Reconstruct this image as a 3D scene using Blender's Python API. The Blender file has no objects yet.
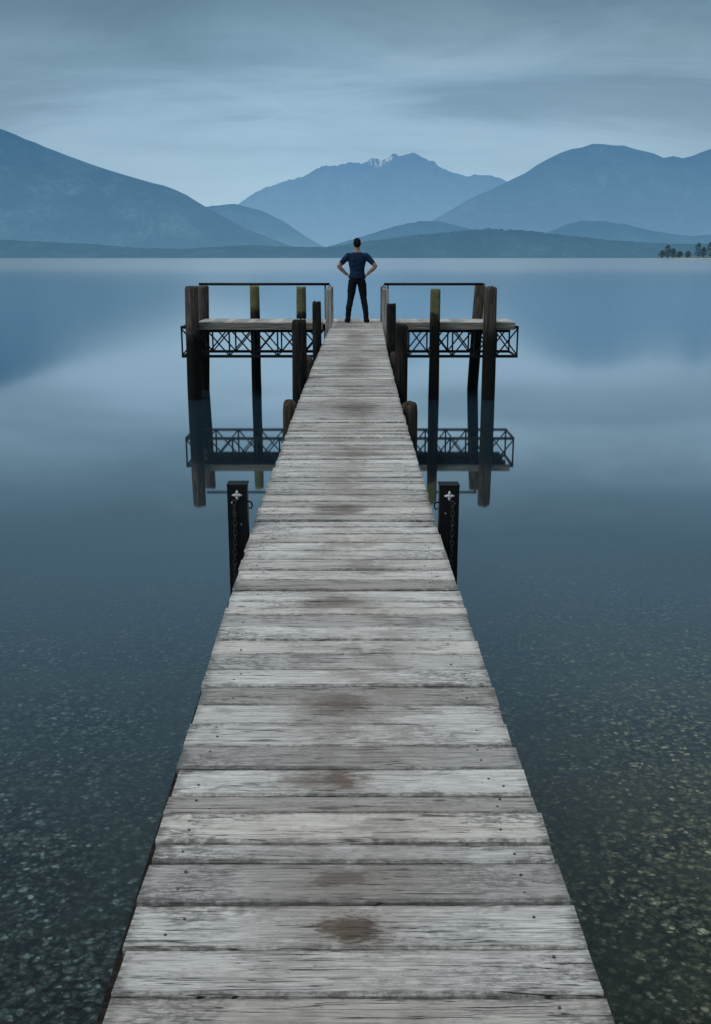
import bpy, bmesh, math, random
from mathutils import Vector, Matrix, noise
random.seed(7)
S = bpy.context.scene
COL = S.collection
CAMZ = 3.08
rad = math.radians

# ---------------------------------------------------------------- helpers
def new_obj(name, verts, faces, mats, fmat=None, smooth=False, parent=None, attr=None):
    me = bpy.data.meshes.new(name)
    me.from_pydata([tuple(v) for v in verts], [], faces)
    for m in mats: me.materials.append(m)
    if fmat: me.polygons.foreach_set('material_index', fmat)
    if smooth is True: me.polygons.foreach_set('use_smooth', [True]*len(me.polygons))
    elif smooth: me.polygons.foreach_set('use_smooth', smooth)
    if attr:
        a = me.color_attributes.new('tone', 'FLOAT_COLOR', 'POINT')
        a.data.foreach_set('color', [c for t in attr for c in t])
    me.update()
    o = bpy.data.objects.new(name, me); COL.objects.link(o)
    if parent: o.parent = parent
    return o

def empty(name):
    e = bpy.data.objects.new(name, None); COL.objects.link(e); e.empty_display_size = .2
    return e

_box={}
def boxgeo(d,bev):
    k=(tuple(round(x,5) for x in d),bev)
    if k in _box: return _box[k]
    x,y,z=[q/2 for q in d]
    if bev<=0:
        vs=[(sx*x,sy*y,sz*z) for sx in(-1,1) for sy in(-1,1) for sz in(-1,1)]
        fs=[(0,1,3,2),(4,6,7,5),(0,4,5,1),(2,3,7,6),(0,2,6,4),(1,5,7,3)]
    else:
        bm = bmesh.new(); bmesh.ops.create_cube(bm, size=1)
        for v in bm.verts: v.co = Vector((v.co.x*d[0], v.co.y*d[1], v.co.z*d[2]))
        bmesh.ops.bevel(bm, geom=bm.edges[:], offset=bev, segments=1, affect='EDGES')
        bm.verts.index_update()
        vs=[tuple(v.co) for v in bm.verts]; fs=[[v.index for v in f.verts] for f in bm.faces]; bm.free()
    _box[k]=(vs,fs); return _box[k]
class MB:
    def __init__(s): s.v=[]; s.f=[]; s.m=[]; s.a=[]; s.s=[]
    def add(s, vs, fs, mi=0, tone=(.5,.5,.5,0), smooth=False):
        b=len(s.v); s.v+= [Vector(p) for p in vs]; s.f += [tuple(i+b for i in f) for f in fs]
        s.m += [mi]*len(fs); s.a += (tone if isinstance(tone,list) else [tone]*len(vs)); s.s += [smooth]*len(fs)
    def box(s, c, d, mi=0, tone=(.5,.5,.5,0), rot=None, bev=.0):
        vs,fs=boxgeo(d,bev); M = rot or Matrix.Identity(3); c=Vector(c)
        s.add([M@Vector(v)+c for v in vs], fs, mi, tone)
    def bar(s, a, b, w, h=None, mi=0, tone=(.5,.5,.5,0), bev=0):
        a=Vector(a); b=Vector(b); d=b-a
        q=d.to_track_quat('Y','Z').to_matrix()
        s.box((a+b)/2, (w, d.length, h or w), mi, tone, q, bev)
    def tube(s, pts, rs, n=12, mi=0, tone=(.5,.5,.5,0), cap=True, smooth=True):
        pts=[Vector(p) for p in pts]; vs=[]; fs=[]
        up=None
        for i,p in enumerate(pts):
            d=(pts[min(i+1,len(pts)-1)]-pts[max(i-1,0)]).normalized()
            if up is None:
                up = Vector((0,1,0)) if abs(d.y)<.9 else Vector((1,0,0))
            x=up.cross(d).normalized(); y=d.cross(x).normalized(); up=y
            r=rs[i]; rx,ry=(r if isinstance(r,tuple) else (r,r))
            for k in range(n):
                t=2*math.pi*k/n
                vs.append(p+x*math.cos(t)*rx+y*math.sin(t)*ry)
        for i in range(len(pts)-1):
            for k in range(n):
                k2=(k+1)%n
                fs.append((i*n+k,i*n+k2,(i+1)*n+k2,(i+1)*n+k))
        if cap:
            fs.append(tuple(reversed(range(n)))); L=(len(pts)-1)*n
            fs.append(tuple(range(L,L+n)))
        s.add(vs,fs,mi,tone,smooth)
    def ico(s, c, r, mi=0, sub=2, smooth=True, tone=(.5,.5,.5,0)):
        bm=bmesh.new(); bmesh.ops.create_icosphere(bm, subdivisions=sub, radius=1); bm.verts.index_update()
        r = r if isinstance(r,tuple) else (r,r,r)
        s.add([Vector(c)+Vector((v.co.x*r[0],v.co.y*r[1],v.co.z*r[2])) for v in bm.verts],
              [[v.index for v in f.verts] for f in bm.faces], mi, tone, smooth); bm.free()
    def obj(s, name, mats, parent=None):
        return new_obj(name, s.v, s.f, mats, s.m, s.s, parent, s.a)

class NT:
    def __init__(s, name, world=False):
        if world:
            s.o=bpy.data.worlds.new(name)
        else: s.o=bpy.data.materials.new(name)
        s.o.use_nodes=True; s.t=s.o.node_tree; s.t.nodes.clear()
    def n(s, typ, ins=None, **kw):
        nd=s.t.nodes.new(typ)
        for k,v in kw.items(): setattr(nd,k,v)
        if ins:
            for k,v in ins.items():
                if isinstance(v, bpy.types.NodeSocket): s.t.links.new(v, nd.inputs[k])
                else: nd.inputs[k].default_value=v
        return nd
    def math(s, op, a, b=0.0, c=None, clamp=False):
        nd=s.t.nodes.new('ShaderNodeMath'); nd.operation=op; nd.use_clamp=clamp
        for i,v in enumerate((a,b) if c is None else (a,b,c)):
            if isinstance(v,bpy.types.NodeSocket): s.t.links.new(v,nd.inputs[i])
            else: nd.inputs[i].default_value=v
        return nd.outputs[0]
    def ramp(s, fac, stops, interp='LINEAR'):
        nd=s.t.nodes.new('ShaderNodeValToRGB'); cr=nd.color_ramp; cr.interpolation=interp
        while len(cr.elements)<len(stops): cr.elements.new(1)
        for e,(p,c) in zip(cr.elements,stops):
            e.position=p; e.color=(c,c,c,1) if isinstance(c,(int,float)) else (*c,1)
        s.t.links.new(fac, nd.inputs[0]); return nd.outputs[0]
    def mr(s, v, a,b,c=0.0,d=1.0, smooth=True):
        nd=s.t.nodes.new('ShaderNodeMapRange'); nd.interpolation_type='SMOOTHSTEP' if smooth else 'LINEAR'
        s.t.links.new(v, nd.inputs[0])
        for i,x in enumerate((a,b,c,d)): nd.inputs[i+1].default_value=x
        return nd.outputs[0]
    def mix(s, f, a, b, blend='MIX'):
        nd=s.t.nodes.new('ShaderNodeMix'); nd.data_type='RGBA'; nd.blend_type=blend
        for k,v in ((0,f),(6,a),(7,b)):
            if isinstance(v,bpy.types.NodeSocket): s.t.links.new(v,nd.inputs[k])
            else: nd.inputs[k].default_value= v if k==0 else (*v,1)
        return nd.outputs[2]
    def noise(s, vec, scale, detail=4, rough=.55, dim='3D', w=None, dist=0):
        nd=s.t.nodes.new('ShaderNodeTexNoise'); nd.noise_dimensions=dim
        s.t.links.new(vec, nd.inputs['Vector'])
        nd.inputs['Scale'].default_value=scale; nd.inputs['Detail'].default_value=detail
        nd.inputs['Roughness'].default_value=rough; nd.inputs['Distortion'].default_value=dist
        if w is not None: s.t.links.new(w, nd.inputs['W'])
        return nd.outputs['Fac']
    def pos(s): return s.n('ShaderNodeNewGeometry').outputs['Position']
    def mapping(s, vec, scale=(1,1,1), loc=(0,0,0), rot=(0,0,0)):
        return s.n('ShaderNodeMapping', {'Vector':vec,'Scale':scale,'Location':loc,'Rotation':rot}).outputs[0]
    def bsdf(s, color, rough=.8, bump=None, bstr=.3, bdist=.01, metallic=0.0, spec=.5):
        b=s.n('ShaderNodeBsdfPrincipled')
        for k,v in (('Base Color',color),('Roughness',rough),('Metallic',metallic),('Specular IOR Level',spec)):
            if isinstance(v,bpy.types.NodeSocket): s.t.links.new(v,b.inputs[k])
            else: b.inputs[k].default_value = (*v,1) if isinstance(v,tuple) else v
        if bump is not None:
            bn=s.n('ShaderNodeBump',{'Height':bump,'Strength':bstr,'Distance':bdist})
            s.t.links.new(bn.outputs[0], b.inputs['Normal'])
        return b.outputs[0]
    def out(s, sh):
        o=s.n('ShaderNodeOutputMaterial'); s.t.links.new(sh,o.inputs[0]); return s.o

# ---------------------------------------------------------------- materials
def mat_deck():
    m=NT('weathered_deck_wood'); p=m.pos()
    at=m.n('ShaderNodeAttribute',attribute_name='tone'); sep=m.n('ShaderNodeSeparateColor',{0:at.outputs['Color']})
    tone,off,warm=sep.outputs[0],sep.outputs[1],sep.outputs[2]
    edge=at.outputs['Alpha']
    shift=m.n('ShaderNodeCombineXYZ',{0:m.math('MULTIPLY',off,37.0),1:m.math('MULTIPLY',tone,3.0),2:m.math('MULTIPLY',off,91.0)}).outputs[0]
    q=m.n('ShaderNodeVectorMath',{0:p,1:shift},operation='ADD').outputs[0]
    g1=m.noise(m.mapping(q,(1.6,26,8)),3.0,5,.70,dist=.6)
    g2=m.noise(m.mapping(q,(4.0,110,20)),3.0,3,.6)
    g3=m.noise(m.mapping(q,(.7,2.5,1)),3.2,3,.6)
    base=m.ramp(g1,[(.30,(.25,.25,.242)),(.41,(.49,.488,.47)),(.53,(.65,.648,.62)),(.75,(.76,.757,.73))])
    base=m.mix(m.math('MULTIPLY',m.mr(g2,.45,.62),.5),base,(.25,.245,.235),'MIX')
    base=m.mix(m.math('MULTIPLY',warm,.45),base,(.47,.42,.36))
    tn=m.mr(tone,0,1,.62,1.12,False)
    v=m.n('ShaderNodeCombineXYZ',{0:tn,1:tn,2:tn}).outputs[0]
    base=m.mix(1.0,base,v,'MULTIPLY')
    sx=m.n('ShaderNodeSeparateXYZ',{0:p})
    ax=m.math('ABSOLUTE',sx.outputs[0])
    ctr=m.mr(ax,.0,.40,1,0)
    n4=m.noise(p,2.0,5,.68); n5=m.noise(m.mapping(p,(1,2.0,1)),11,5,.72)
    n6=m.noise(m.mapping(q,(1,2.6,1)),34,3,.75)
    bl=m.math('MULTIPLY',m.mr(m.math('ADD',n4,m.math('MULTIPLY',n5,.35)),.64,.74),ctr)
    base=m.mix(m.math('MULTIPLY',bl,.5),base,(.17,.14,.115))
    base=m.mix(m.math('MULTIPLY',ctr,.14),base,(.33,.29,.25))
    n7=m.noise(m.mapping(q,(1,2.2,1)),2.6,4,.65)
    gm=m.math('MULTIPLY',m.mr(n7,.46,.60),m.mr(ax,.05,.5,.35,1.0))
    base=m.mix(m.math('MULTIPLY',m.math('MULTIPLY',gm,m.mr(n6,.40,.58)),.8),base,(.13,.128,.12))
    base=m.mix(m.math('MULTIPLY',m.mr(n6,.60,.68),.45),base,(.12,.115,.105))
    eg=m.math('MULTIPLY',m.mr(edge,.35,1.0),m.mr(m.math('ADD',n6,n7),.8,1.15,.2,1))
    base=m.mix(m.math('MULTIPLY',eg,.75),base,(.10,.098,.092))
    wr=m.math('MULTIPLY',m.math('SUBTRACT',n5,.5),3.2)
    wr=m.math('ADD',wr,m.math('MULTIPLY',m.math('SUBTRACT',n6,.5),2.0))
    acc=None
    for (sxp,syp,rx,ry,st) in [(0,2.10,.085,.055,1.0),(-.045,2.30,.07,.032,.65),(-.10,2.79,.12,.06,.7),(-.05,2.80,.05,.045,.95),(-.07,3.33,.13,.08,.6),
                        (-.17,4.38,.10,.05,.65),(-.08,4.42,.10,.06,.55),(-.12,6.1,.15,.12,.6),(-.05,7.9,.2,.2,.5),(0,10.2,.2,.5,.5),(0,14.0,.22,.9,.5),(.02,18.5,.2,1.2,.5)]:
        dv=m.mapping(p,(1/rx,1/ry,0),(-sxp/rx,-syp/ry,0))
        r=m.n('ShaderNodeVectorMath',{0:dv},operation='LENGTH').outputs['Value']
        r=m.math('ADD',r,wr)
        k=m.mr(r,.5,1.4,st,0)
        acc=k if acc is None else m.math('MAXIMUM',acc,k)
    base=m.mix(m.math('MULTIPLY',acc,.95),base,m.mix(1.0,base,(.27,.20,.155),'MULTIPLY'))
    vo=m.n('ShaderNodeTexVoronoi',{'Vector':m.mapping(q,(2.2,6,1)),'Scale':1.0,'Randomness':1.0})
    kn=m.mr(vo.outputs['Distance'],.03,.065,1,0)
    base=m.mix(m.math('MULTIPLY',kn,.75),base,(.06,.05,.042))
    cr=m.noise(m.mapping(q,(.8,30,5)),2.0,2,.5,dist=.3)
    crk=m.mr(m.math('ABSOLUTE',m.math('SUBTRACT',cr,.5)),.0,.012,1,0)
    crm=m.math('MULTIPLY',crk,m.mr(g3,.46,.53))
    base=m.mix(m.math('MULTIPLY',crm,.9),base,(.03,.028,.026))
    h=m.math('SUBTRACT',m.math('ADD',g1,m.math('MULTIPLY',g2,.6)),m.math('MULTIPLY',crm,1.3))
    rough=m.mr(acc,0,1,.75,.5)
    return m.out(m.bsdf(base,rough,h,.8,.007,spec=.3))

def mat_wood(name, c1,c2,c3, wet=None, lichen=None, vertical=True):
    m=NT(name); p=m.pos()
    sc=(22,22,1.6) if vertical else (1.6,22,22)
    g=m.noise(m.mapping(p,sc),1.6,4,.6,dist=.5)
    base=m.ramp(g,[(.3,c1),(.5,c2),(.72,c3)])
    n=m.noise(p,5,4,.6)
    z=m.n('ShaderNodeSeparateXYZ',{0:p}).outputs[2]
    zz=m.math('ADD',z,m.math('MULTIPLY',m.math('SUBTRACT',n,.5),.5))
    if lichen:
        base=m.mix(m.math('MULTIPLY',m.mr(zz,lichen[0],lichen[0]+.1),m.mr(n,.3,.55,.45,.95)),base,lichen[1])
    if wet:
        base=m.mix(m.mr(zz,wet-.15,wet+.35,.95,0),base,(.006,.007,.007))
    gr=m.noise(m.mapping(p,sc),3.5,3,.6)
    return m.out(m.bsdf(base,.9,m.math('ADD',g,m.math('MULTIPLY',gr,.5)),.9,.03,spec=.08))

def mat_plain(name,c,rough=.5,metal=0.0,var=.25,scale=20,bs=.2,spec=.4):
    m=NT(name); p=m.pos(); n=m.noise(p,scale,4,.6)
    b=m.mix(m.math('MULTIPLY',m.mr(n,.35,.7),var*2),c,tuple(x*.45 for x in c))
    return m.out(m.bsdf(b,rough,n,bs,.004,metal,spec=spec))

M_deck=mat_deck()
M_string=mat_wood('dark_stringer_wood',(.008,.008,.007),(.018,.016,.014),(.035,.031,.027),vertical=False)
M_light=mat_wood('pale_fascia_wood',(.08,.08,.07),(.17,.168,.15),(.26,.255,.23),vertical=False)
M_pale=mat_wood('pale_post_wood',(.14,.137,.125),(.28,.275,.255),(.42,.41,.385))
M_pile=mat_wood('old_pile_wood',(.024,.021,.017),(.075,.065,.054),(.155,.14,.12),wet=1.40)
M_pileG=mat_wood('lichen_pile_wood',(.02,.019,.014),(.035,.033,.024),(.06,.056,.04),wet=1.65,lichen=(1.80,(.15,.155,.075)))
M_pileD=mat_wood('dark_pile_wood',(.006,.006,.006),(.016,.015,.014),(.036,.033,.030),wet=1.3)
M_brown=mat_wood('brown_pile_wood',(.018,.015,.012),(.05,.042,.034),(.10,.088,.072),wet=1.1)
M_steel=mat_plain('black_painted_steel',(.005,.006,.007),.5,0.0,spec=.2)
M_galv=mat_plain('galvanised_steel',(.5,.52,.53),.5,.1)
M_chain=mat_plain('rusty_chain',(.045,.042,.04),.6,.3)
M_bolt=mat_plain('old_bolt_steel',(.09,.08,.072),.6,.3)

# ---------------------------------------------------------------- jetty geometry
CL=[(-4,.03),(0,.02),(1.8,.006),(3.8,-.037),(5.7,-.062),(8.3,-.066),(10.6,-.068),(14,-.05),(17.2,-.026),(20,.01),(22.6,.044),(24.5,.06)]
def cx(y):
    for (a,b),(c,d) in zip(CL,CL[1:]):
        if a<=y<=c: return b+(d-b)*(y-a)/(c-a)
    return CL[0][1] if y<CL[0][0] else CL[-1][1]
def dz(y): return CAMZ-1.595+.0086*y
HW=.545
jetty=empty('wooden_jetty')
mb=MB(); bolts=MB()
T=.045
XS=20
edges=[1.712,1.868,2.030,2.197,2.372,2.462,2.605,2.715,2.865,3.015,3.175,3.325,3.480,3.640,3.800]
ylist=[]
y=edges[0]
while y>-3.0:
    w=random.choice([.15,.16,.165,.155]); ylist.append((y-w,y)); y-=w
ylist=ylist[::-1]+list(zip(edges,edges[1:]))
y=edges[-1]
while y<22.72:
    w=random.choice([.15,.155,.16,.165,.145,.17])
    if random.random()<.10: w=.085
    ylist.append((y,y+w)); y+=w
for (ya,yb) in ylist:
    w=yb-ya
    gap=random.uniform(.006,.012)
    y0,y1=ya+gap/2,yb-gap/2; ym=(y0+y1)/2
    c=cx(ym); z=dz(ym)
    l=-HW+random.uniform(-.005,.005); r=HW+random.uniform(-.005,.005)
    if random.random()<.06: r+=random.uniform(-.010,.010)
    tilt=random.uniform(-.0035,.0035); lift=random.uniform(-.004,.004); skew=random.uniform(-.0025,.0025)
    cup=random.uniform(0,.003); b=.005
    vs=[];fs=[];tn=[]
    seed=random.uniform(0,100); tr=(random.random(),random.random(),random.random()**2)
    for i in range(XS+1):
        t=i/XS; x=l+(r-l)*t
        wv0=(noise.noise(Vector((x*5,seed,0)))*.003+noise.noise(Vector((x*22,seed,3)))*.002)
        wv1=(noise.noise(Vector((x*5,seed,9)))*.003+noise.noise(Vector((x*22,seed,6)))*.002)
        a0=y0+wv0+skew*(t-.5)*2; a1=y1+wv1+skew*(t-.5)*2
        zb=z+lift; e_=.022
        prof=[(a0,zb-T,1),(a0,zb-b-tilt,1),(a0+b,zb-tilt+cup,.95),(a0+e_,zb-tilt*.7+cup*.5,0),(a0+(a1-a0)*.5,zb,0),(a1-e_,zb+tilt*.7+cup*.5,0),(a1-b,zb+tilt+cup,.95),(a1,zb-b+tilt,1),(a1,zb-T,1)]
        for (yy,zz,ee) in prof: vs.append((c+x,yy,zz)); tn.append((*tr,1.0 if i in(0,XS) else ee))
    n=9
    for i in range(XS):
        for j in range(n):
            j2=(j+1)%n
            fs.append((i*n+j,(i+1)*n+j,(i+1)*n+j2,i*n+j2))
    fs.append(tuple(range(n))); fs.append(tuple(reversed(range(XS*n,XS*n+n))))
    mb.add(vs,fs,0,tn)
    if y0<12:
        for sx in (-.44,.44):
            for fy in ((.3,.72) if w>.1 else (.5,)):
                if random.random()<.35: continue
                bx=c+sx+random.uniform(-.03,.03); by=y0+(y1-y0)*(fy+random.uniform(-.1,.1))
                bolts.tube([(bx,by,z-.01),(bx,by,z+lift+.0022)],[.0045,.004],8,0,smooth=False)
deck=mb.obj('deck_planks',[M_deck],jetty)
bolts.obj('deck_bolts',[M_bolt],jetty)
st=MB()
ys=[-3,0,3,6,9,12,15,18,21,22.7]
for off,wd in ((-.532,.07),(.518,.07),(-.17,.09),(.17,.09)):
    for a,b in zip(ys,ys[1:]):
        st.bar((cx(a)+off,a,dz(a)-T-.006-.11),(cx(b)+off,b,dz(b)-T-.006-.11),wd,.22,0,bev=.004)
st.obj('stringers',[M_string],jetty)
ch=MB()
for yy in (-1,3,7,10.5,14.5,18.4):
    ch.box((cx(yy),yy,dz(yy)-T-.23-.10),(1.10,.16,.18),0,bev=.006)
    for sx in (-.38,.38):
        ch.tube([(cx(yy)+sx,yy,-3),(cx(yy)+sx,yy,dz(yy)-.46)],[.10,.09],12)
ch.obj('crossheads_and_piles',[M_pileD],jetty)

def pile(name, x,y,top,r, mat, lean=(0,0), tip='flat', parent=None, seed=0, bottom=-5.0, sq=False):
    m=MB(); n=24; vs=[];fs=[]
    zs=[bottom,-1,0,.3,.6,.9,1.2,1.5,1.8,2.0,2.2,2.4]
    zs=[z for z in zs if z<top-.12]+[top-.1,top-.04,top-.012,top]
    for zi,z in enumerate(zs):
        f=1.0-.03*(z) ; 
        if zi==len(zs)-1: f*= .80 if tip!='round' else .45
        if zi==len(zs)-2: f*= .95 if tip!='round' else .78
        if zi==len(zs)-3 and tip=='round': f*=.93
        for k in range(n):
            t=2*math.pi*k/n
            rr=r*f*(1+.12*noise.noise(Vector((math.cos(t)*1.6,math.sin(t)*1.6,z*.5+seed*7)))+.08*noise.noise(Vector((math.cos(t)*5,math.sin(t)*5,z*.8+seed))))
            if sq: rr*= 1/max(abs(math.cos(t)),abs(math.sin(t)))**.75*.86
            zz=z+(.045*noise.noise(Vector((math.cos(t)*2.4,math.sin(t)*2.4,seed))) if zi>=len(zs)-3 else 0)
            vs.append((x+lean[0]*z+math.cos(t)*rr, y+lean[1]*z+math.sin(t)*rr, zz))
    L=len(zs)
    for i in range(L-1):
        for k in range(n):
            k2=(k+1)%n; fs.append((i*n+k,i*n+k2,(i+1)*n+k2,(i+1)*n+k))
    vs.append((x+lean[0]*top,y+lean[1]*top,top+(.03 if tip=='round' else .004)))
    c=len(vs)-1
    for k in range(n): fs.append(((L-1)*n+k,(L-1)*n+(k+1)%n,c))
    m.add(vs,fs,0,smooth=True)
    return m.obj(name,[mat],parent)

pile('timber_pile',-.69,10.5,1.60,.085,M_brown,tip='round',seed=1)
pile('timber_pile.001',.565,10.5,1.585,.097,M_brown,tip='round',seed=2)
pile('timber_pile.002',-.705,12.6,2.32,.098,M_pileD,seed=3)
pile('timber_pile.003',.575,12.6,2.26,.078,M_pileD,seed=4)
pile('timber_pile.004',-.69,14.7,1.66,.085,M_brown,tip='round',seed=5)
pile('timber_pile.005',.60,15.2,1.67,.08,M_brown,tip='round',seed=6)
pile('timber_pile.006',-.655,17.2,2.34,.078,M_pileD,seed=7)
pile('timber_pile.007',.605,17.2,2.31,.080,M_pileD,seed=8)

def moor(name, x, y, top, flip):
    e=empty(name); e.location=(x,y,0)
    m=MB(); w=.116; d=.09
    m.box((0,-d/2,top/2-1.5),(w,.010,top+3),0,bev=.002)
    m.box((-w/2+.006,.0,top/2-1.5),(.010,d-.02,top+3),0,bev=.002)
    m.box((w/2-.006,.0,top/2-1.5),(.010,d-.02,top+3),0,bev=.002)
    m.box((0,0,top+.004),(w+.006,d+.012,.012),0,bev=.003)
    m.box((0,d/2+.012,top/2-1.5),(w*.8,.03,top+2.9),0,bev=.004)
    m.obj('channel',[M_steel],e)
    g=MB(); zc=top-.055; yy=-d/2-.0075
    for a in range(4):
        t=a*math.pi/2
        g.tube([(0,yy,zc),(math.cos(t)*.014,yy-.0005,zc+math.sin(t)*.014),(math.cos(t)*.030,yy,zc+math.sin(t)*.030)],[.006,.010,.003],8)
    g.ico((0,yy-.002,zc),.010,0,1)
    g.ico((.030*(1 if flip else -1),yy,zc-.045),.006,0,1); g.ico((-.02,yy,top-.16),.004,0,1); g.ico((.02,yy,top-.23),.004,0,1)
    g.obj('bracket',[M_galv],e)
    c=MB(); zz=top-.10; i=0; cxo=.018*(1 if flip else -1)
    while zz>0.2:
        pts=[];L=.017;R=.009
        for k in range(13):
            t=2*math.pi*k/12
            px=R*math.cos(t); pz=(L if math.sin(t)>0 else -L)*.55+R*math.sin(t)
            wob=.004*math.sin(zz*9)
            if i%2==0: pts.append((cxo+wob+px,-d/2-.016,zz+pz))
            else: pts.append((cxo+wob+px*.35,-d/2-.016+px*.8,zz+pz))
        c.tube(pts,[.0034]*13,6,cap=False)
        zz-=.030; i+=1
    c.obj('chain',[M_chain],e)
    h=MB(); s=-1 if flip else 1
    h.tube([(s*w/2,-.02,top-.10),(s*(w/2+.02),-.03,top-.10),(s*(w/2+.028),-.03,top-.12),(s*(w/2+.02),-.03,top-.14),(s*(w/2+.006),-.03,top-.135)],[.005]*5,8)
    h.obj('hook',[M_steel],e)
    return e
moor('mooring_post',-.69,5.72,1.79,False)
moor('mooring_post.001',.547,5.72,1.785,True)

# ---------------------------------------------------------------- T-head platform
py0,py1=22.45,23.75
hd=MB()
PZ=1.68
x=-3.52
while x<3.46:
    w=random.uniform(.14,.165)
    ya=max(py0,22.8) if -.65<x<.62 else py0
    z_=PZ-.02+random.uniform(-.002,.002)
    hd.box((x+w/2,ya/2+py1/2,z_),(w-.006,py1-ya,.04),0,(random.random(),random.random(),random.random()**2,.45))
    x+=w
hd.obj('platform_planks',[M_deck],jetty)
fb=MB()
fb.box((-2.12,py0-.03,PZ-.085),(2.8,.055,.15),0,bev=.005)
fb.box((2.14,py0-.03,PZ-.085),(2.76,.055,.15),0,bev=.005)
fb.box((0.0,py1+.03,PZ-.085),(7.0,.055,.15),0,bev=.005)
fb.obj('platform_fascia',[M_light],jetty)
jb=MB()
for yy in (22.62,23.1,23.6):
    jb.box((-2.1,yy,PZ-.16),(2.75,.07,.14),0); jb.box((2.1,yy,PZ-.16),(2.7,.07,.14),0)
jb.obj('platform_joists',[M_string],jetty)
for i,(X,Y,top,r,mt,lean,sq) in enumerate([
    (-3.60,22.28,2.46,.155,M_pile,(.012,0),False),(-3.64,23.95,2.42,.15,M_pile,(.03,0),False),
    (-2.36,23.92,2.42,.115,M_pileG,(0,0),False),(-1.27,23.92,2.40,.12,M_pileG,(0,0),False),
    (1.74,22.27,2.40,.135,M_pileG,(0,0),True),(2.96,22.27,2.45,.15,M_pile,(-.01,0),False),
    (2.80,23.95,2.46,.13,M_pile,(.045,0),False),(-1.25,22.27,1.60,.14,M_pileD,(0,0),False)]):
    pile('platform_pile_%d'%(i+1),X,Y,top,r,mt,lean,'flat',jetty,seed=20+i,sq=sq)

def truss(name, xa, xb, y, zt, zb, n):
    m=MB(); w=.05
    for yy in (y,y+1.2):
        for z in (zt,zb): m.bar((xa,yy,z),(xb,yy,z),w,w+.012,0,bev=.004)
        dx=(xb-xa)/n
        for i in range(n+1):
            X=xa+dx*i; X=min(max(X,xa+.02),xb-.02)
            m.bar((X,yy,zb+.03),(X,yy,zt-.03),.034,.034)
        for i in range(n):
            a=xa+dx*i; b=a+dx
            m.bar((a+.02,yy+.012,zb+.03),(b-.02,yy+.012,zt-.03),.022,.030)
            m.bar((a+.02,yy-.012,zt-.03),(b-.02,yy-.012,zb+.03),.022,.030)
    for X in (xa+.02,xb-.02):
        m.bar((X,y+.03,zb),(X,y+1.17,zb),.04,.04); m.bar((X,y+.03,zt),(X,y+1.17,zt),.04,.04)
    return m.obj(name,[M_steel])
truss('steel_truss',-3.88,-.66,22.50,1.565,.93,6)
truss('steel_truss.001',.70,3.62,22.50,1.565,.93,6)

def rail(name, xa, xb, y, z, posts, inward):
    e=empty(name); m=MB()
    m.tube([(xa,y,z),(xb,y,z)],[.03,.03],10)
    for X in posts: m.tube([(X,y,PZ-.02),(X,y,z-.01)],[.018,.018],8)
    m.obj('rail_bar',[M_steel],e)
    p=MB(); s=inward
    for yy,h in ((20.9,2.44),(22.62,2.45)):
        p.box((s*.585+.03,yy,(h+1.2)/2),(.125,.125,h-1.2),0,bev=.008)
    p.bar((s*.585+.03,20.97,2.36),(s*.585+.03,22.55,2.37),.05,.12,0,bev=.004)
    p.bar((s*.585+.03,20.97,2.02),(s*.585+.03,22.55,2.03),.045,.10,0,bev=.004)
    p.obj('gate_posts',[M_pale],e)
    q=MB(); q.bar((s*.585+.03,22.69,2.43),(s*.62+.03,y-.02,2.44),.03,.03); q.obj('return_bar',[M_steel],e)
    return e
rail('handrail',-3.62,-.60,23.7,2.47,(-.70,),-1)
rail('handrail.001',.66,2.95,23.7,2.47,(.75,),1)

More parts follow.
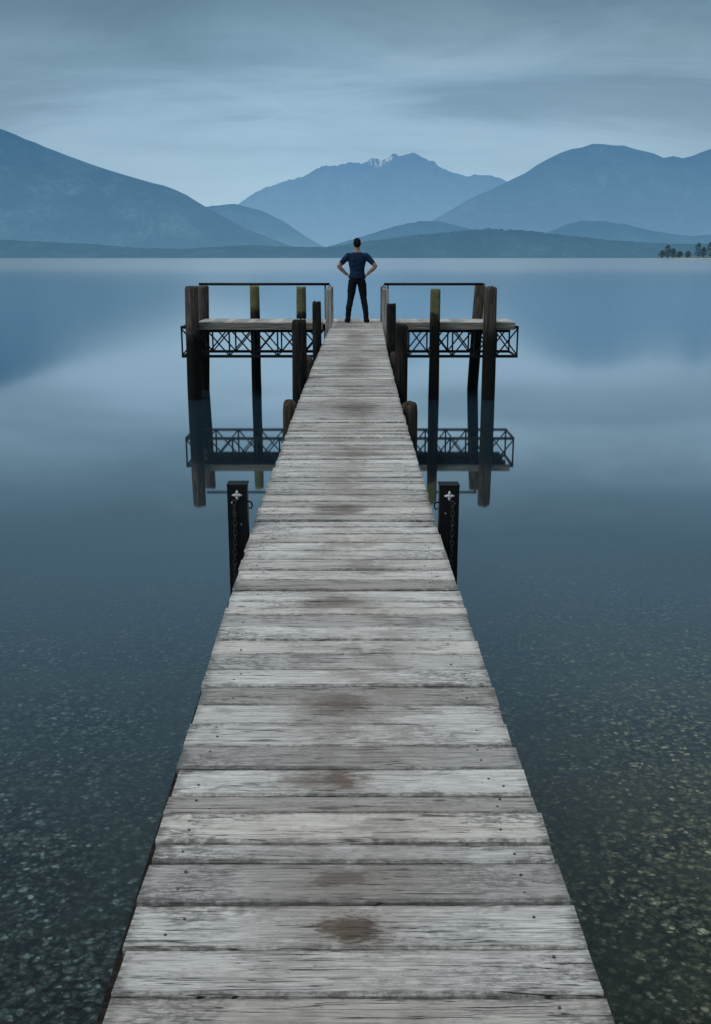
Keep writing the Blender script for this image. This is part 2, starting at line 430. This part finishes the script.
# ---------------------------------------------------------------- man, hands on hips, facing the lake
def build_man():
    e=empty('man')
    m=MB()
    bones=[]
    def loft(secs, n=20):
        vs=[];fs=[]
        for (z,xc,yc,rx,ry) in secs:
            for k in range(n):
                t=2*math.pi*k/n
                c,s=math.cos(t),math.sin(t)
                vs.append((xc+rx*math.copysign(abs(c)**.85,c), yc+ry*math.copysign(abs(s)**.9,s), z))
        for i in range(len(secs)-1):
            for k in range(n):
                k2=(k+1)%n; fs.append((i*n+k,i*n+k2,(i+1)*n+k2,(i+1)*n+k))
        fs.append(tuple(reversed(range(n)))); L=(len(secs)-1)*n; fs.append(tuple(range(L,L+n)))
        m.add(vs,fs)
    loft([(.84,0,0,.12,.09),(.88,0,-.005,.165,.11),(.94,0,-.008,.175,.118),(1.0,0,-.003,.165,.108),(1.08,0,0,.155,.10),
          (1.16,0,0,.165,.105),(1.25,0,0,.185,.115),(1.34,0,-.004,.202,.12),(1.41,0,-.006,.205,.11),(1.46,0,-.006,.17,.088),(1.495,0,-.004,.10,.066),(1.52,0,0,.065,.058)])
    m.tube([(0,-.004,1.47),(0,.002,1.54),(0,.012,1.60)],[.064,.056,.054],16)
    m.ico((0,.012,1.685),(.076,.096,.105),0,3)
    m.ico((0,.04,1.625),(.055,.062,.055),0,3)
    m.tube([(0,.10,1.70),(0,.118,1.672),(0,.112,1.655)],[.010,.014,.012],10)
    m.ico((0,.098,1.632),(.024,.012,.008),0,2)
    m.ico((0,.094,1.712),(.05,.016,.009),0,2)
    for s in (-1,1):
        m.ico((s*.079,.008,1.675),(.010,.019,.032),0,2)
        hip=(s*.088,-.004,.90); knee=(s*.145,.018,.495); ank=(s*.20,-.012,.09)
        m.tube([hip,(s*.108,.004,.80),(s*.125,.012,.65),knee,(s*.158,.0,.42),(s*.178,-.016,.33),(s*.192,-.014,.2),ank,(s*.2,-.01,.045)],
               [.097,.098,.086,.070,.068,.068,.060,.058,.060],16)
        f=Vector((s*.30,1,0)).normalized(); a=Vector((s*.20,-.012,0))
        m.tube([a-f*.075+Vector((0,0,.042)),a-f*.03+Vector((0,0,.05)),a+f*.05+Vector((0,0,.048)),a+f*.12+Vector((0,0,.036)),a+f*.175+Vector((0,0,.03)),a+f*.20+Vector((0,0,.026))],
               [(.032,.036),(.042,.050),(.046,.046),(.050,.034),(.042,.028),(.02,.016)],14)
        sh=Vector((s*.19,-.006,1.42)); el=Vector((s*.405,-.075,1.205)); wr=Vector((s*.225,-.01,1.035))
        m.tube([Vector((s*.13,-.005,1.42)),sh,sh.lerp(el,.3),sh.lerp(el,.6),sh.lerp(el,.85),el,el.lerp(wr,.12)],[.065,.074,.070,.060,.046,.040,.040],16)
        m.tube([el,el.lerp(wr,.18),el.lerp(wr,.4),el.lerp(wr,.7),wr],[.038,.044,.044,.036,.028],14)
        pc=Vector((s*.185,.022,1.0))
        m.tube([wr,wr.lerp(pc,.5),pc,Vector((s*.183,.052,.985))],[(.026,.024),(.020,.034),(.018,.040),(.014,.034)],12)
        for j,(dzf,ln) in enumerate(((.030,.066),(.010,.074),(-.010,.070),(-.030,.056))):
            b=Vector((s*.187,.052,.985+dzf)); 
            p1=b+Vector((-s*.006,ln*.45,-.006)); p2=p1+Vector((-s*.022,ln*.32,-.004)); p3=p2+Vector((-s*.022,ln*.12,-.003))
            m.tube([b-Vector((0,.02,0)),b,p1,p2,p3],[.009,.0092,.0086,.008,.0065],8)
        t0=Vector((s*.20,.0,1.015)); m.tube([t0,t0+Vector((s*.0,-.026,-.012)),t0+Vector((-s*.008,-.050,-.026)),t0+Vector((-s*.018,-.068,-.034))],[.014,.0125,.011,.008],8)
        bones += [(sh,sh.lerp(el,.62),'shirt',.066),(sh.lerp(el,.66),el,'skin',.048),(el,wr,'skin',.042),(wr,pc,'skin',.03),(pc,Vector((s*.18,.12,.98)),'skin',.04),(t0,t0+Vector((-s*.018,-.068,-.034)),'skin',.014)]
    src=m.obj('man_src',[M_bolt])
    md=src.modifiers.new('r','REMESH'); md.mode='VOXEL'; md.voxel_size=.008; md.use_smooth_shade=True
    sm=src.modifiers.new('s','SMOOTH'); sm.factor=.5; sm.iterations=2
    dg=bpy.context.evaluated_depsgraph_get()
    me=bpy.data.meshes.new_from_object(src.evaluated_get(dg))
    bpy.data.objects.remove(src)
    def cloth(name,c,sc):
        t=NT(name); p=t.pos(); n=t.noise(p,sc,2,.6); f=t.noise(t.mapping(p,(1,1,2.2)),9,3,.5)
        return t.out(t.bsdf(t.mix(t.mr(f,.3,.7,0,.6),c,tuple(x*.45 for x in c)),.9,t.math('ADD',f,t.math('MULTIPLY',n,.1)),.9,.03,spec=.1))
    sk=NT('skin'); pn=sk.noise(sk.pos(),40,3); skin=sk.out(sk.bsdf(sk.mix(sk.mr(pn,.3,.7,0,.4),(.30,.17,.12),(.23,.125,.085)),.55,spec=.3))
    mats=[cloth('navy_tshirt',(.010,.027,.065),160),cloth('dark_jeans',(.010,.011,.015),220),skin,cloth('black_shoe_leather',(.012,.011,.011),60),cloth('dark_hair',(.012,.010,.009),300)]
    me.materials.clear()
    for t in mats: me.materials.append(t)
    def segd(p,a,b):
        ab=b-a; t=max(0,min(1,(p-a).dot(ab)/ab.length_squared)); return (p-a-ab*t).length
    nrm=[v.normal.copy() for v in me.vertices]
    for v,n in zip(me.vertices,nrm):
        z=v.co.z
        if .1<z<1.46 and abs(v.co.x)<.33:
            am=.009 if z>1.0 else .008
            v.co+=n*noise.noise(Vector((v.co.x*9,v.co.y*9,v.co.z*14)))*am
    for p in me.polygons:
        c=p.center
        if c.z<.085: mi=3
        elif c.z<.985: mi=1
        elif c.z<1.50 : mi=0
        elif c.z>1.72 or (c.z>1.60 and c.y< .012 and not (abs(c.x)>.074 and c.z<1.71)): mi=4
        else: mi=2
        if c.z>.93 and c.z<1.55 and abs(c.x)>.15:
            best=1e9; lab='x'
            for a,b,l,r in bones:
                d=segd(c,a,b)-r
                if d<best: best=d; lab=l
            if best<.006: mi=2 if lab=='skin' else 0
        if mi==4 and c.y>.075 and c.z<1.745: mi=2
        p.material_index=mi
    me.polygons.foreach_set('use_smooth',[True]*len(me.polygons))
    b=bpy.data.objects.new('body',me); COL.objects.link(b); b.parent=e
    h=MB(); 
    bm=bmesh.new(); bmesh.ops.create_icosphere(bm,subdivisions=4,radius=1); bm.verts.index_update()
    vs=[]
    for v in bm.verts:
        q=v.co; r=1+.05*noise.noise(q*7)
        vs.append(Vector((q.x*.083*r, .004+q.y*.101*r, 1.694+q.z*.107*r)))
    fs=[]
    for f in bm.faces:
        c=f.calc_center_median()
        if c.z>.38 or (c.y<-.15 and c.z>-.62): fs.append([v.index for v in f.verts])
    h.add(vs,fs,0,smooth=True); bm.free(); h.obj('hair',[mats[4]],e)
    ey=MB()
    for s in (-1,1): ey.ico((s*.031,.091,1.690),(.012,.010,.008),0,2)
    ey.obj('eyes',[mat_plain('eye_white',(.5,.48,.45),.2)],e)
    sh=MB(); n=28; vs=[];fs=[]
    for i,(z,rx,ry) in enumerate([(1.10,.157,.104),(1.04,.166,.111),(.985,.178,.121),(.955,.183,.125),(.952,.178,.120)]):
        for k in range(n):
            t=2*math.pi*k/n; f=1+.02*math.sin(3*t+z*20)+.015*math.sin(7*t)
            vs.append((rx*f*math.cos(t),-.006+ry*f*math.sin(t),z+.006*math.sin(2*t+1)))
    for i in range(4):
        for k in range(n): fs.append((i*n+k,i*n+(k+1)%n,(i+1)*n+(k+1)%n,(i+1)*n+k))
    sh.add(vs,fs,0,smooth=True); sh.obj('tshirt_hem',[mats[0]],e)
    return e
man=build_man()
man.location=(.035,22.35,dz(22.35)+.003)

# ---------------------------------------------------------------- lake
def mat_water():
    m=NT('lake_water_surface'); p=m.pos()
    s=m.n('ShaderNodeSeparateXYZ',{0:p})
    f=m.n('ShaderNodeLayerWeight',{'Blend':.5}).outputs['Facing']
    R=m.math('MULTIPLY',m.math('POWER',f,1.65),m.mr(f,.30,.80,.08,1.0))
    R=m.math('ADD',.018,m.math('MULTIPLY',.975,R),clamp=True)
    n=m.noise(m.mapping(p,(.004,.012,1)),1,2,.5)
    yy=m.math('ADD',s.outputs[1],m.math('MULTIPLY',m.math('SUBTRACT',n,.5),80))
    r1=m.mr(s.outputs[1],14,42,.03,.115); r2=m.mr(yy,70,350,0,.10)
    r=m.math('ADD',r1,r2)
    gl=m.n('ShaderNodeBsdfGlossy',{'Color':(.965,.985,1,1),'Roughness':r})
    tr=m.n('ShaderNodeBsdfTransparent',{'Color':(.80,.89,.89,1)})
    df=m.n('ShaderNodeBsdfDiffuse',{'Color':(.030,.066,.095,1)})
    turb=m.mr(s.outputs[1],5,22,.02,.9)
    body=m.n('ShaderNodeMixShader',{0:turb,1:tr.outputs[0],2:df.outputs[0]})
    mx=m.n('ShaderNodeMixShader',{0:R,1:body.outputs[0],2:gl.outputs[0]})
    return m.out(mx.outputs[0])
def mat_bed():
    m=NT('lake_bed_gravel'); p=m.pos()
    s=m.n('ShaderNodeSeparateXYZ',{0:p})
    wn=m.n('ShaderNodeTexNoise',{'Vector':p,'Scale':14.0,'Detail':1.0}).outputs['Color']
    wp=m.n('ShaderNodeVectorMath',{0:p,1:m.n('ShaderNodeVectorMath',{0:wn,1:(.05,.05,0)},operation='MULTIPLY').outputs[0]},operation='ADD').outputs[0]
    v1=m.n('ShaderNodeTexVoronoi',{'Vector':wp,'Scale':16.0}); v2=m.n('ShaderNodeTexVoronoi',{'Vector':wp,'Scale':31.0})
    c1=m.n('ShaderNodeSeparateColor',{0:v1.outputs['Color']}); c2=m.n('ShaderNodeSeparateColor',{0:v2.outputs['Color']})
    st=m.ramp(c1.outputs[0],[(0,(.06,.062,.05)),(.4,(.125,.125,.096)),(.75,(.215,.205,.155)),(.93,(.36,.34,.265)),(1,(.60,.575,.49))])
    st2=m.ramp(c2.outputs[1],[(0,(.055,.057,.048)),(.5,(.12,.118,.093)),(.84,(.23,.22,.17)),(1,(.56,.535,.45))])
    st=m.mix(m.mr(c1.outputs[1],.40,.45),st,st2)
    edge=m.math('MULTIPLY',m.mr(v1.outputs['Distance'],.3,.65,1,.30),m.mr(v2.outputs['Distance'],.3,.65,1,.45))
    st=m.mix(1.0,st,m.n('ShaderNodeCombineXYZ',{0:edge,1:edge,2:edge}).outputs[0],'MULTIPLY')
    lg=m.noise(p,.9,4,.6)
    st=m.mix(m.mr(lg,.38,.62,.0,.5),st,(.06,.064,.05))
    br=m.mr(m.math('ADD',s.outputs[0],m.math('MULTIPLY',lg,1.5)),.6,3.4)
    st=m.mix(br,m.mix(1.0,st,(.52,.66,.76),'MULTIPLY'),m.mix(1.0,st,(1.22,1.12,.82),'MULTIPLY'))
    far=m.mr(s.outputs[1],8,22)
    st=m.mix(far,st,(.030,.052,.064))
    h=m.math('SUBTRACT',1,v1.outputs['Distance'])
    return m.out(m.bsdf(st,.8,h,.6,.02,spec=.1))
def sheet(name,xs,ys,zf,mat,smooth=True):
    vs=[(x,y,zf(x,y)) for y in ys for x in xs]; nx=len(xs)
    fs=[(j*nx+i,j*nx+i+1,(j+1)*nx+i+1,(j+1)*nx+i) for j in range(len(ys)-1) for i in range(nx-1)]
    return new_obj(name,vs,fs,[mat],smooth=smooth)
BX=[-26000,-8000,-2500,-800,-250,-80,-30,-15,-8,-4,-2,0,2,4,8,15,30,80,250,800,2500,8000,26000]
BY=[-4000,-1000,-200,-60,-30,-18,-12,-8,-4,-2,0,2,4,6,8,11,15,20,30,60,150,500,1500,5000,12000,24000]
sheet('lake_water',BX,[-12,-6,0,10,30,100,400,1500,5000,12000,24000],lambda x,y:0,mat_water())
def bedz(x,y):
    if y<-8: return min(3.0,.35+(-8-y)*.12)
    if y<0: return -.45+(-y)*.1
    return -.45-.08*y if y<60 else -5.25
sheet('ground',BX,BY,bedz,mat_bed())

# ---------------------------------------------------------------- mountains
KX=.00096; KZ=.00094
def mat_hill(name, veg, haze, h0, h1, zt, snow=None, low=None, ts=1.0):
    m=NT(name); p=m.pos(); s=m.n('ShaderNodeSeparateXYZ',{0:p})
    n1=m.noise(m.mapping(p,(1,.5,1.6)),.004*ts,5,.68,dist=.6); n2=m.noise(p,.03*ts,3,.7)
    c=m.ramp(n1,[(.34,tuple(x*.2 for x in veg)),(.48,tuple(x*1.2 for x in veg)),(.60,tuple(x*3.6 for x in veg)),(.72,tuple(x*6 for x in veg))])
    c=m.mix(m.math('MULTIPLY',m.mr(n2,.42,.62),.65),c,tuple(x*.2 for x in veg))
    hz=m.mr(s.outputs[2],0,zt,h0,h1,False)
    if snow:
        (sx0,sx1,sz0)=snow
        sn=m.noise(m.mapping(p,(.013,.001,.0040),rot=(0,rad(42),0)),1.0,3,.6)
        box=m.math('MULTIPLY',m.math('MULTIPLY',m.mr(s.outputs[0],sx0,sx0+120),m.mr(s.outputs[0],sx1-120,sx1,1,0)),m.mr(s.outputs[2],sz0,sz0+120))
        k=m.math('MULTIPLY',m.mr(sn,.52,.57),box)
        c=m.mix(k,c,(.85,.88,.9))
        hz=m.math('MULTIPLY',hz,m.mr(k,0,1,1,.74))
    d=m.bsdf(c,.95,n1,1.0,60/ts,spec=.0)
    em=m.n('ShaderNodeEmission',{'Color':m.mix(m.mr(s.outputs[2],0,zt,0,1,False),low or haze,haze),'Strength':1.0})  # aerial haze put into the slope material as emission, paler toward the foot
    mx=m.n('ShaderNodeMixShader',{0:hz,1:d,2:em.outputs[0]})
    return m.out(mx.outputs[0])
def mountain(name, pts, D, wf, wb, mat, seed, nx=220, ny=36, gul=.5, serr=.01):
    pts=[((a-355.5)*KX*D,(257-b)*KZ*D) for a,b in pts]
    x0,x1=pts[0][0],pts[-1][0]
    def H(x):
        for (a,b),(c,d) in zip(pts,pts[1:]):
            if a<=x<=c:
                t=(x-a)/(c-a); return b+(d-b)*t
        return 0
    hm=max(b for a,b in pts)
    xs=[i/nx*2-1 for i in range(nx+1)]
    mid=0 if x0<0<x1 else (x0+x1)/2
    col=[]
    for t in xs:
        tt=.45*t+.55*t**3
        xr=mid+(x1-mid)*tt if t>0 else mid+(mid-x0)*tt
        sp=noise.fractal(Vector((xr/hm*1.1+seed,seed*3.1,0)),1.0,2.0,4)
        pw=1.15+.35*noise.noise(Vector((xr/hm*1.7,seed,5)))
        col.append((xr,H(xr),sp,pw))
    vs=[]
    for j in range(ny+1):
        f=-1+j/ny*2
        if f<0: f=-(abs(f)**1.15)
        s=1-abs(f)
        for (xr,h0,sp,pw) in col:
            Y = D + (f*wf*(1+.35*sp) if f<0 else f*wb)
            X = xr*(Y/D)
            if j in (0,ny): vs.append((X,Y,-2)); continue
            h=h0*s**pw
            if f<=0.25:
                rg=1-abs(noise.fractal(Vector((xr/hm*3.4+1.2*f,f*1.4,seed+9)),.85,2.1,4))*2.2
                h+= h0*gul*.45*(rg-.5)*min(1,(1-s)*2.2)*s*1.6
                h+= h0*serr*noise.fractal(Vector((xr/hm*14,f*9,seed)),.8,2.1,2)
            vs.append((X,Y,max(h,-2)))
    n=nx+1
    fs=[(j*n+i,j*n+i+1,(j+1)*n+i+1,(j+1)*n+i) for j in range(ny) for i in range(nx)]
    return new_obj(name,vs,fs,[mat],smooth=True)
def srgb(r,g,b):
    return tuple(((c/255)/12.92 if c/255<=.04045 else ((c/255+.055)/1.055)**2.4) for c in (r,g,b))
VEG=(.026,.043,.042)
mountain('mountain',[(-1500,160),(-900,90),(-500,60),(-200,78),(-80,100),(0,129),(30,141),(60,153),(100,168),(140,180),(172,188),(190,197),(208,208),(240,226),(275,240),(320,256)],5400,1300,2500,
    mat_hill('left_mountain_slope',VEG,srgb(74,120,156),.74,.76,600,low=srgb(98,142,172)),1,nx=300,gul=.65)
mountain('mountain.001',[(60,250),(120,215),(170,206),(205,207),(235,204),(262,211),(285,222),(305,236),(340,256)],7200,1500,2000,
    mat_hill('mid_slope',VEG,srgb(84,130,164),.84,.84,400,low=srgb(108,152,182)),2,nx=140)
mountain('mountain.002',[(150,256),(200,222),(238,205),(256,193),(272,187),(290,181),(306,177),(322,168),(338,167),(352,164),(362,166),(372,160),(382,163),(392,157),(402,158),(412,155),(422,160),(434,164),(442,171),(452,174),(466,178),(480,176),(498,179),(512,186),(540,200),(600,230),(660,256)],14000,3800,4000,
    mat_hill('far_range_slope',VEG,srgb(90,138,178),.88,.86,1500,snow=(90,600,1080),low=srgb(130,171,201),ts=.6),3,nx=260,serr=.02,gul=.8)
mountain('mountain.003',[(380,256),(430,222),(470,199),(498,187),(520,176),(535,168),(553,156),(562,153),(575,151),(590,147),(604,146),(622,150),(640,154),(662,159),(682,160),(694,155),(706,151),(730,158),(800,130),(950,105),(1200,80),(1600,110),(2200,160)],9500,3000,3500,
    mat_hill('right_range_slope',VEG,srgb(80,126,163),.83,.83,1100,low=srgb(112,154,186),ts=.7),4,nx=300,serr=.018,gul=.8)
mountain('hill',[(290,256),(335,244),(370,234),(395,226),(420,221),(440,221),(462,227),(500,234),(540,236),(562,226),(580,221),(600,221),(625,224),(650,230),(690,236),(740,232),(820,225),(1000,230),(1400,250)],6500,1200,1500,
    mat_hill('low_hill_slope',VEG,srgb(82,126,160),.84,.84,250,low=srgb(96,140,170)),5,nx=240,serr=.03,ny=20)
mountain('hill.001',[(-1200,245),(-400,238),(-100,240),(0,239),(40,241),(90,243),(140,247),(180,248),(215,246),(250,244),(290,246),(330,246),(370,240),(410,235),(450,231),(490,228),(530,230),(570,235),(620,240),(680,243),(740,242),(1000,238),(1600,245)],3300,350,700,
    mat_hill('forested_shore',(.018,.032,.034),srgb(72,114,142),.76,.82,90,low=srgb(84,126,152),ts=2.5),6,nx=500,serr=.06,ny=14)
def mat_spit():
    m=NT('spit_gravel_and_grass'); p=m.pos(); z=m.n('ShaderNodeSeparateXYZ',{0:p}).outputs[2]
    n=m.noise(p,.15,4); c=m.mix(m.mr(m.math('ADD',z,m.math('MULTIPLY',n,1.0)),1.6,2.6),(.38,.34,.28),(.03,.045,.03))
    return m.out(m.bsdf(c,.9))
vs=[];fs=[]; nx,ny=80,14
for j in range(ny+1):
    for i in range(nx+1):
        X=415+(1100-415)*i/nx; f=j/ny*2-1
        e_=min(1,(i/nx)*5)**.6
        Y=1500+f*60*e_+.05*(X-415)
        vs.append((X,Y,-.5+(3.4*e_*(1-f*f)**.6)*(1+.2*noise.noise(Vector((X*.03,Y*.03,0))))))
n=nx+1
fs=[(j*n+i,j*n+i+1,(j+1)*n+i+1,(j+1)*n+i) for j in range(ny) for i in range(nx)]
new_obj('shore_spit',vs,fs,[mat_spit()],smooth=True)
tm=MB(); rnd=random.Random(3)
def mtree(X,Y,h,wide):
    tm.tube([(X,Y,.5),(X+.2,Y,h*.4+2),(X,Y,h*.85+2)],[.45,.3,.08],6,1)
    for i in range(7):
        a=rnd.uniform(0,6.28); z=2+h*rnd.uniform(.25,.7)
        tm.tube([(X,Y,z),(X+math.cos(a)*wide*.6,Y+math.sin(a)*wide*.6,z+h*.12)],[.15,.05],5,1)
    for i in range(360):
        t=rnd.random()**.8; z=2+h*(.08+.92*t)
        rr=wide*(math.sin(math.pi*min(1,.22+.78*t))**.7)*rnd.uniform(.2,1)*(1+.35*noise.noise(Vector((X,z*.5,i%5))))
        a=rnd.uniform(0,6.28); c=Vector((X+rr*math.cos(a),Y+rr*math.sin(a),z))
        s=rnd.uniform(.6,1.5)
        d1=Vector((rnd.uniform(-1,1),rnd.uniform(-1,1),rnd.uniform(-.5,.5))).normalized()*s
        d2=Vector((rnd.uniform(-1,1),rnd.uniform(-1,1),rnd.uniform(-1,1))).normalized()*s
        tm.add([c-d1,c-d2*.6,c+d1,c+d2*.6],[(0,1,2,3)],0)
for X,h,w in [(446,10,6),(454,18,7),(462,13,6),(472,9,5),(484,9,6),(499,21,7),(507,15,6),(517,22,8),(527,14,6),(548,14,7),(565,16,7),(590,13,7),(620,14,7),(660,13,7)]:
    mtree(X,1500+.05*(X-415),h,w)
def mat_fol():
    m=NT('dark_foliage'); n=m.noise(m.pos(),.3,3)
    d=m.bsdf(m.mix(m.mr(n,.35,.65),(.025,.042,.038),(.05,.075,.06)),.9,spec=0.0)
    e=m.n('ShaderNodeEmission',{'Color':(*srgb(80,118,140),1)})  # bluish distance haze mixed into the leaves as a faint glow
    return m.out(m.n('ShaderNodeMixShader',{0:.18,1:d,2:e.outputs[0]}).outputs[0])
tm.obj('distant_trees',[mat_fol(),mat_plain('bark',(.05,.04,.03),.9)])

# ---------------------------------------------------------------- sky + light
SUN_EL=rad(52); SUN_AZ=rad(235)
W=NT('World',True); S.world=W.o
tc=W.n('ShaderNodeTexCoord').outputs['Generated']
nm=W.n('ShaderNodeVectorMath',{0:tc},operation='NORMALIZE').outputs[0]
sp=W.n('ShaderNodeSeparateXYZ',{0:nm})
z=W.math('MAXIMUM',sp.outputs[2],0.0)
zd=W.math('ADD',z,.16)
pl=W.n('ShaderNodeCombineXYZ',{0:W.math('DIVIDE',sp.outputs[0],zd),1:W.math('DIVIDE',sp.outputs[1],zd),2:0.0}).outputs[0]
c1=W.noise(W.mapping(pl,(.9,.9,1),rot=(0,0,rad(14))),1.7,5,.58,dist=.6)
c2=W.noise(W.mapping(pl,(.38,.85,1),loc=(3,1,0),rot=(0,0,rad(-12))),1.8,5,.58,dist=.5)
zw=W.math('ADD',z,W.math('MULTIPLY',W.math('SUBTRACT',c1,.5),.11))
zw=W.math('MAXIMUM',zw,0.0)
K=10.0
rp=W.ramp(zw,[(0,srgb(168,198,217)),(.07,srgb(160,191,212)),(.12,srgb(148,180,202)),(.165,srgb(131,163,184)),(.21,srgb(107,138,157)),(.26,srgb(89,118,135)),(.42,srgb(90,118,136)),(.65,(.17,.22,.27)),(1,(1.35,1.38,1.40))])
cl=W.mr(c2,.44,.64,0,.40)
rp=W.mix(W.math('MULTIPLY',cl,W.mr(z,.07,.13)),rp,srgb(90,122,143))
li=W.mr(c2,.48,.32,0,.30)
rp=W.mix(W.math('MULTIPLY',li,W.mr(z,.26,.17)),rp,srgb(166,192,209))
az=W.mr(W.math('ABSOLUTE',W.math('ADD',sp.outputs[0],.03)),0,.42,1.06,.92)
rp=W.mix(1.0,rp,W.n('ShaderNodeCombineXYZ',{0:az,1:az,2:az}).outputs[0],'MULTIPLY')
rp=W.mix(1.0,rp,(K,K,K),'MULTIPLY')
sk=W.n('ShaderNodeTexSky',sky_type='NISHITA'); sk.sun_disc=False; sk.sun_elevation=SUN_EL; sk.sun_rotation=SUN_AZ
skc=W.mix(.04,rp,sk.outputs[0])
bg=W.n('ShaderNodeBackground',{'Color':skc,'Strength':.1})
wo=W.n('ShaderNodeOutputWorld'); W.t.links.new(bg.outputs[0],wo.inputs[0])

L=bpy.data.lights.new('sun','SUN'); L.energy=1.5; L.angle=rad(25); L.color=(1,.985,.96)
lo=bpy.data.objects.new('sun',L); COL.objects.link(lo)
d=Vector((math.sin(SUN_AZ)*math.cos(SUN_EL),math.cos(SUN_AZ)*math.cos(SUN_EL),math.sin(SUN_EL)))
lo.rotation_euler=d.to_track_quat('Z','Y').to_euler(); lo.location=(0,-5,20)

cam=bpy.data.cameras.new('camera'); co=bpy.data.objects.new('camera',cam); COL.objects.link(co)
cam.sensor_fit='VERTICAL'; cam.sensor_height=36; cam.sensor_width=25; cam.lens=1000/1024*36
cam.clip_start=.05; cam.clip_end=60000
co.location=(0,0,CAMZ); co.rotation_euler=(rad(90-14.31),0,0)
S.camera=co
S.view_settings.view_transform='Standard'; S.view_settings.look='None'; S.view_settings.exposure=0
